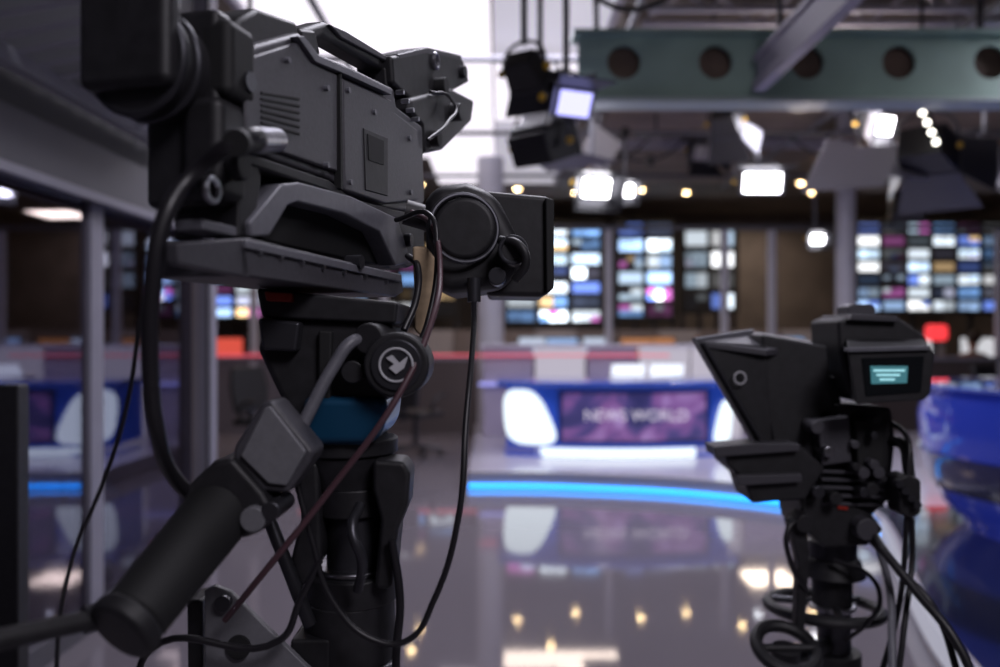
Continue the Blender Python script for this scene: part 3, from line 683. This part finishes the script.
# pan bar
tube('pan_bar_rod',[V3(378,338,0.93),V3(352,342,0.9),V3(335,364,0.89),V3(300,430,0.87)],0.0072,GRY2)
cyl('pan_bar_clamp',V3(384,338,0.96),V3(368,339,0.9),0.018,BLK,bevel=0.003)
fp('control_box',[(262,402),(272,400),(314,452),(310,462),(288,494),(262,492),(232,458),(234,446)],0.82,0.875,GRY,0.005)
fp('control_box_face',[(264,408),(270,406),(306,452),(286,486),(268,484),(240,456)],0.815,0.82,GRYB,0.002)
fcyl('control_knob',252,520,0.8,0.86,0.013,GRYB,0.002); fcyl('control_knob_2',270,512,0.8,0.86,0.010,DMET,0.002)
fp('control_lower',[(232,458),(262,492),(272,508),(262,532),(240,540),(196,520),(178,494),(212,462)],0.81,0.88,BLK,0.006)
cyl('grip',V3(232,496,0.85),V3(130,622,0.70),0.036,BLK2,r2=0.030,bevel=0.006)
cyl('grip_end',V3(134,617,0.705),V3(118,634,0.69),0.033,BLK,bevel=0.006)
cyl('extension_bar',V3(118,614,0.72),V3(-40,648,0.62),0.009,BLK)
cyl('extension_tip',V3(100,616,0.71),V3(84,620,0.70),0.012,DMET)
# bracket bottom
fp('steel_bracket',[(204,590),(214,586),(230,592),(316,676),(318,760),(206,760)],0.93,0.94,GRYB,0.002)
fcyl('bracket_hole_disc',238,648,0.926,0.93,0.014,BLK2); fcyl('bracket_bolt',222,604,0.92,0.93,0.009,DMET)  # flat dark disc stands for the open hole in the bracket
fp('bracket_arm',[(290,640),(330,640),(330,760),(290,760)],0.945,1.0,BLK,0.004)
fp('bracket_edge',[(186,600),(202,600),(204,760),(188,760)],0.95,1.0,BLK,0.004)
# pedestal base
bx=(350-500)/F
for i in range(3):
    a=math.pi/2+i*2*math.pi/3
    e_=(bx+0.38*math.cos(a),1.0+0.38*math.sin(a))
    cyl('base_leg_%d'%i,(bx,1.0,0.16),(e_[0],e_[1],0.13),0.04,BLK); cyl('wheel_%d'%i,(e_[0]-0.03,e_[1],0.06),(e_[0]+0.03,e_[1],0.06),0.06,BLK2,bevel=0.005)
    cyl('fork_%d'%i,(e_[0],e_[1],0.06),(e_[0],e_[1],0.15),0.03,DMET)
cyl('base_hub',(bx,1.0,0.08),(bx,1.0,0.38),0.11,BLK,0.08,bevel=0.01)
torus('steering_wheel',(bx,1.0,0.62),(0,0,1),0.2,0.014,BLK)
for i in range(3):
    a=i*2*math.pi/3; cyl('wheel_spoke_%d'%i,(bx,1.0,0.62),(bx+0.2*math.cos(a),1+0.2*math.sin(a),0.62),0.008,DMET)
# cables
tube('thick_cable',[sd(262,142,0.03),sd(240,140,0.05),V3(196,172,0.70),V3(166,215,0.68),V3(152,290,0.68),V3(150,360,0.7),V3(157,430,0.74),V3(176,480,0.80),V3(205,505,0.84)],0.0075,CAB)
cyl('cable_gland',sd(276,140,0.015),sd(254,140,0.035),0.0125,MET,bevel=0.002); cyl('cable_boot',sd(256,140,0.033),sd(236,143,0.052),0.0115,BLK2)
tube('maroon_cable',[V3(412,212,1.12),V3(432,226,1.06),V3(440,270,1.0),V3(432,320,0.93),V3(398,396,0.88),V3(330,490,0.87),V3(262,575,0.87),V3(225,620,0.9)],0.0037,CABR)
tube('viewfinder_cable',[V3(474,300,1.07),V3(473,340,1.0),V3(466,420,0.93),V3(458,520,0.9),V3(434,600,0.9),V3(408,640,0.9),V3(374,640,0.9),V3(332,600,0.9),V3(312,540,0.9),V3(296,480,0.9)],0.0036,CAB)
tube('black_cable_a',[V3(408,256,1.1),V3(418,268,1.05),V3(416,300,1.02),V3(404,330,1.0)],0.0045,CAB)
tube('black_cable_b',[V3(396,220,1.1),V3(430,215,1.05),V3(437,250,1.03),V3(428,320,1.0),V3(415,352,0.97)],0.0035,CAB)
tube('thin_cable_left',[V3(140,318,0.8),V3(128,400,0.8),V3(108,470,0.8),V3(72,560,0.8),V3(58,640,0.8),V3(60,760,0.8)],0.0022,CAB)
tube('black_cable_c',[V3(320,560,0.9),V3(300,600,0.9),V3(280,640,0.9),V3(150,650,0.9),V3(140,720,0.9)],0.004,CAB)
tube('black_cable_d',[V3(392,540,0.93),V3(400,600,0.93),V3(396,660,0.93),V3(400,740,0.93)],0.005,CAB)
endgroup()
# slim black stand at far left
group('light_stand',(-1.2,2.0,0))
box('post',-1.26,-1.205,2.0,2.05,0.05,1.225,BLK,0.005)
for i in range(3):
    a=i*2.1; cyl('foot_%d'%i,(-1.232,2.025,0.12),(-1.232+0.3*math.cos(a),2.025+0.3*math.sin(a),0.015),0.014,BLK)
endgroup()

# ================================================================ RIGHT CAMERA WITH TELEPROMPTER
group('teleprompter_camera_on_pedestal',(0.85,1.9,0))
fp('prompter_hood_side',[(762,334),(828,346),(834,402),(822,470),(774,446),(764,400)],1.78,1.92,BLK,0.006,3)
# slanted hood panels : open wedge toward the left
hull('prompter_hood_near',[V3(696,340,1.74),V3(766,346,1.76),V3(772,446,1.76),V3(754,438,1.74)],[V3(696,340,1.75),V3(766,346,1.77),V3(772,446,1.77),V3(754,438,1.75)],BLK,0.001)
hull('prompter_hood_top',[V3(694,340,1.74),V3(752,331,1.95),V3(826,343,1.96),V3(766,350,1.74)],[V3(695,346,1.74),V3(753,337,1.95),V3(826,350,1.96),V3(767,356,1.74)],GRY,0.002)
hull('prompter_glass',[V3(694,341,1.745),V3(752,332,1.95),V3(775,438,1.93),V3(752,440,1.745)],[V3(697,341,1.745),V3(755,332,1.95),V3(778,438,1.93),V3(756,440,1.745)],mat('prompter_glass_m',(0.02,0.02,0.025),0.08,coat=1),0)
cyl('glass_edge_rail',V3(694,340,1.73),V3(752,440,1.73),0.005,MET); cyl('glass_edge_rail_2',V3(703,342,1.735),V3(760,438,1.735),0.004,DMET)
cyl('glass_top_rail',V3(694,340,1.73),V3(752,331,1.93),0.005,GRY2)
torus('oval_mark',V3(740,378,1.735),(0.1,-1,0),0.013,0.002,WHT)
fp('prompter_monitor',[(724,450),(800,444),(826,468),(806,500),(752,503),(744,480),(728,466)],1.74,1.86,BLK,0.006,3)
fp('prompter_monitor_lip',[(714,447),(760,443),(800,444),(800,451),(716,457)],1.72,1.80,GRY,0.002)
fp('prompter_shelf',[(736,476),(802,474),(802,482),(738,486)],1.72,1.76,GRY,0.002)
# viewfinder
fp('viewfinder_shell',[(838,320),(852,316),(900,318),(926,336),(932,352),(928,396),(862,402),(850,398),(840,352)],1.74,1.9,BLK,0.008,3)
hull('viewfinder_hood',[V3(848,350,1.62),V3(930,348,1.62),V3(934,356,1.62),V3(930,394,1.62),V3(924,400,1.62),V3(856,404,1.62)],[V3(846,338,1.75),V3(922,338,1.75),V3(928,345,1.75),V3(926,392,1.75),V3(920,398,1.75),V3(852,400,1.75)],BLK,0.003)
fp('viewfinder_hood_trim',[(848,348),(930,346),(930,350),(848,352)],1.61,1.63,GRY2,0.001)
fp('viewfinder_glass',[(862,358),(924,356),(921,392),(866,396)],1.617,1.62,mat('vf_glass',(0.006,0.008,0.01),0.1,coat=1),0)
fp('viewfinder_picture',[(871,366),(908,366),(907,383),(872,384)],1.614,1.617,emis('vf_teal',(0.05,0.2,0.24),0.8),0)
for i in range(3):
    fp('readout_line_%d'%i,[(874+i*3,369.5+i*4.5),(905-i*5,369.5+i*4.5),(905-i*5,371.5+i*4.5),(874+i*3,371.5+i*4.5)],1.612,1.614,emis('vf_text',(0.45,0.9,1),0.9),0)
fp('tally_lamp_housing',[(848,306),(853,304),(872,304),(876,308),(876,320),(848,320)],1.8,1.86,GRY,0.003)
fp('viewfinder_top_plate',[(852,314),(898,316),(900,322),(850,320)],1.72,1.88,GRY,0.002)
# body
fp('body_core',[(818,410),(838,404),(892,408),(896,440),(890,500),(866,522),(830,518),(814,490)],1.78,1.98,BLK,0.008,3)
fp('body_side_box',[(818,420),(850,416),(852,462),(822,466)],1.74,1.79,GRY,0.004)
fp('body_panel',[(856,420),(886,420),(884,470),(858,474)],1.75,1.79,BLK2,0.004)
for i in range(14):
    a=random.uniform(816,886); c=random.uniform(418,505)
    fcyl('connector_%d'%i,a,c,1.72,1.78,random.uniform(0.007,0.015),random.choice([BLK,DMET,GRY,MET] if i%3==0 else [BLK,DMET,GRY]),0.002)
for i in range(5): fp('ridge_%d'%i,[(822,470+i*8),(884,472+i*8),(884,475+i*8),(822,473+i*8)],1.755,1.78,GRY,0.001)
fp('link_block',[(808,380),(840,376),(842,412),(816,414)],1.8,1.88,BLK,0.004)
# head
fp('head_plate',[(800,500),(818,492),(872,514),(884,530),(868,546),(824,548),(806,530)],1.76,1.92,BLK,0.006,3)
fp('head_red_mark',[(838,506),(848,507),(848,510),(838,509)],1.755,1.76,RED,0)
fcyl('head_dial',868,530,1.72,1.78,0.024,GRY,0.003); fcyl('head_dial_2',806,524,1.72,1.78,0.02,BLK,0.003)
vc('head_neck',832,0.055,540,556,DMET,d=1.88); vc('head_bowl',832,0.075,556,574,BLK,d=1.88,r2=0.06)
vc('column_a',832,0.045,574,605,BLK,d=1.88); vc('column_ring',832,0.052,603,608,MET,d=1.88); vc('column_b',834,0.038,608,650,DMET,d=1.88); vc('column_c',834,0.06,650,905,BLK,d=1.88)
cx=(832-500)/F*1.88; zr=EYE+(HZ-607)/F*1.88
torus('steering_ring',(cx-0.02,1.88,zr),(0.03,0.05,1),0.125,0.013,BLK,n=56)
for i in range(3):
    a=0.5+i*2*math.pi/3; cyl('ring_spoke_%d'%i,(cx,1.88,zr+0.01),(cx-0.02+0.125*math.cos(a),1.88+0.125*math.sin(a),zr),0.009,DMET)
tube('pan_bar_right',[V3(876,540,1.8),V3(890,590,1.7),V3(892,640,1.62),V3(893,720,1.55)],0.008,GRY2)
# lower wheel (front left)
wc=V3(786,648,1.7); torus('small_handwheel',wc,(0.1,-0.5,1),0.062,0.014,BLK,n=48); cyl('handwheel_hub',wc,wc+Vector((0,0.01,-0.05)),0.03,BLK)
cyl('handwheel_spoke',wc+Vector((-0.06,0,0)),wc+Vector((0.06,0,0)),0.009,BLK); cyl('handwheel_arm',wc+Vector((0,0.01,-0.03)),(cx,1.88,wc.z-0.06),0.018,BLK)
fp('pan_hinge',[(788,520),(806,512),(810,560),(804,640),(796,640),(798,562)],1.74,1.77,BLK,0.003)
# right side grip and cables
fp('zoom_grip',[(898,478),(908,474),(922,480),(922,514),(912,520),(900,514)],1.68,1.74,BLK,0.007,3)
for i in range(4): fcyl('grip_knob_%d'%i,900+i*6,484+i*7,1.66,1.68,0.008,DMET)
tube('grip_arm',[V3(886,440,1.8),V3(904,446,1.74),V3(908,466,1.71),V3(910,490,1.71)],0.012,BLK)
tube('grip_cable',[V3(888,420,1.8),V3(908,440,1.72),V3(908,470,1.7),V3(906,530,1.7),V3(900,600,1.7),V3(880,680,1.7)],0.006,CAB)
tube('loom_a',[V3(912,518,1.7),V3(912,560,1.7),V3(905,620,1.65),V3(893,720,1.6)],0.006,CAB)
tube('loom_b',[V3(868,520,1.8),V3(880,545,1.7),V3(915,590,1.62),V3(955,640,1.55),V3(990,720,1.5)],0.009,CAB)
tube('loom_c',[V3(860,530,1.78),V3(900,570,1.66),V3(935,610,1.6),V3(960,680,1.55)],0.007,CAB)
tube('loom_d',[V3(804,515,1.74),V3(788,530,1.72),V3(790,560,1.72),V3(806,590,1.74)],0.006,CAB)
tube('loom_e',[V3(834,560,1.8),V3(870,576,1.75),V3(880,600,1.72),V3(868,622,1.74),V3(846,640,1.8)],0.005,CAB)
for i in range(3):
    a=math.pi/2+i*2*math.pi/3; e_=(cx+0.38*math.cos(a),1.88+0.38*math.sin(a))
    cyl('base_leg_%d'%i,(cx,1.88,0.16),(e_[0],e_[1],0.13),0.04,BLK); cyl('wheel_%d'%i,(e_[0]-0.03,e_[1],0.06),(e_[0]+0.03,e_[1],0.06),0.06,BLK2,bevel=0.005); cyl('fork_%d'%i,(e_[0],e_[1],0.06),(e_[0],e_[1],0.15),0.03,DMET)
cyl('base_hub',(cx,1.88,0.0),(cx,1.88,0.3),0.1,BLK,0.08,bevel=0.01)
endgroup()

# ================================================================ LIGHTS
def area(name,locn,rot,size,e,col=(0.9,0.87,1)):
    l=bpy.data.lights.new(name,'AREA'); l.energy=e; l.size=size; l.color=col
    o=bpy.data.objects.new(name,l); o.location=locn; o.rotation_euler=rot; bpy.context.scene.collection.objects.link(o); return o
area('ceiling_softlight_1',(0,6.0,3.5),(0,0,0),1.6,85)
area('ceiling_softlight_2',(2.8,7.0,3.35),(0,0,0),1.0,70)
area('ceiling_softlight_3',(4.0,4.6,3.35),(0,0,0),0.8,38)
area('ceiling_softlight_4',(1.0,12.8,4.1),(0,0,0),2,80,(1,0.82,0.7))
area('ceiling_softlight_5',(6.5,13,4.1),(0,0,0),2,60,(1,0.8,0.66))
area('left_rear_warm_fill',(-4.5,11,4.1),(0,0,0),2,45,(1,0.74,0.52))  # added warm fill, tints the left rear floor brownish
area('back_wall_fill',(5.9,17.6,4.0),(0,0,0),1.0,40,(1,0.8,0.62))  # added fill to lighten and warm the back wall
area('camera_top_fill',(0.3,2.2,3.3),(math.radians(-25),0,0),0.8,42,(0.9,0.88,1))  # soft light added above the foreground camera, without a fixture
area('foreground_fill',(1.1,-0.8,3.0),(math.radians(40),0,math.radians(20)),0.8,36,(0.95,0.9,1))  # added foreground fill from behind the viewpoint, no real lamp
area('annex_warm_fill',(-4.5,2.5,4.0),(0,0,0),1.0,35,(1,0.7,0.45))  # unseen warm light, strengthened to brown the floor at left
area('ceiling_uplight',(2.5,6.2,2.6),(math.pi,0,0),0.5,26,(1,0.85,0.76))
w=bpy.data.worlds.new('studio_world'); bpy.context.scene.world=w; w.use_nodes=True
w.node_tree.nodes['Background'].inputs[0].default_value=(0.35,0.35,0.5,1); w.node_tree.nodes['Background'].inputs[1].default_value=0.1
# ================================================================ CAMERA
cd=bpy.data.cameras.new('photo_camera'); cd.sensor_width=36; cd.lens=36*F/1000; cd.clip_start=0.02
cd.dof.use_dof=True; cd.dof.focus_distance=1.08; cd.dof.aperture_fstop=2.2
co=bpy.data.objects.new('photo_camera',cd); co.location=(0,0,EYE); co.rotation_euler=(math.pi/2,0,0)
cd.shift_y=(HZ-333.5)/1000
bpy.context.scene.collection.objects.link(co); bpy.context.scene.camera=co
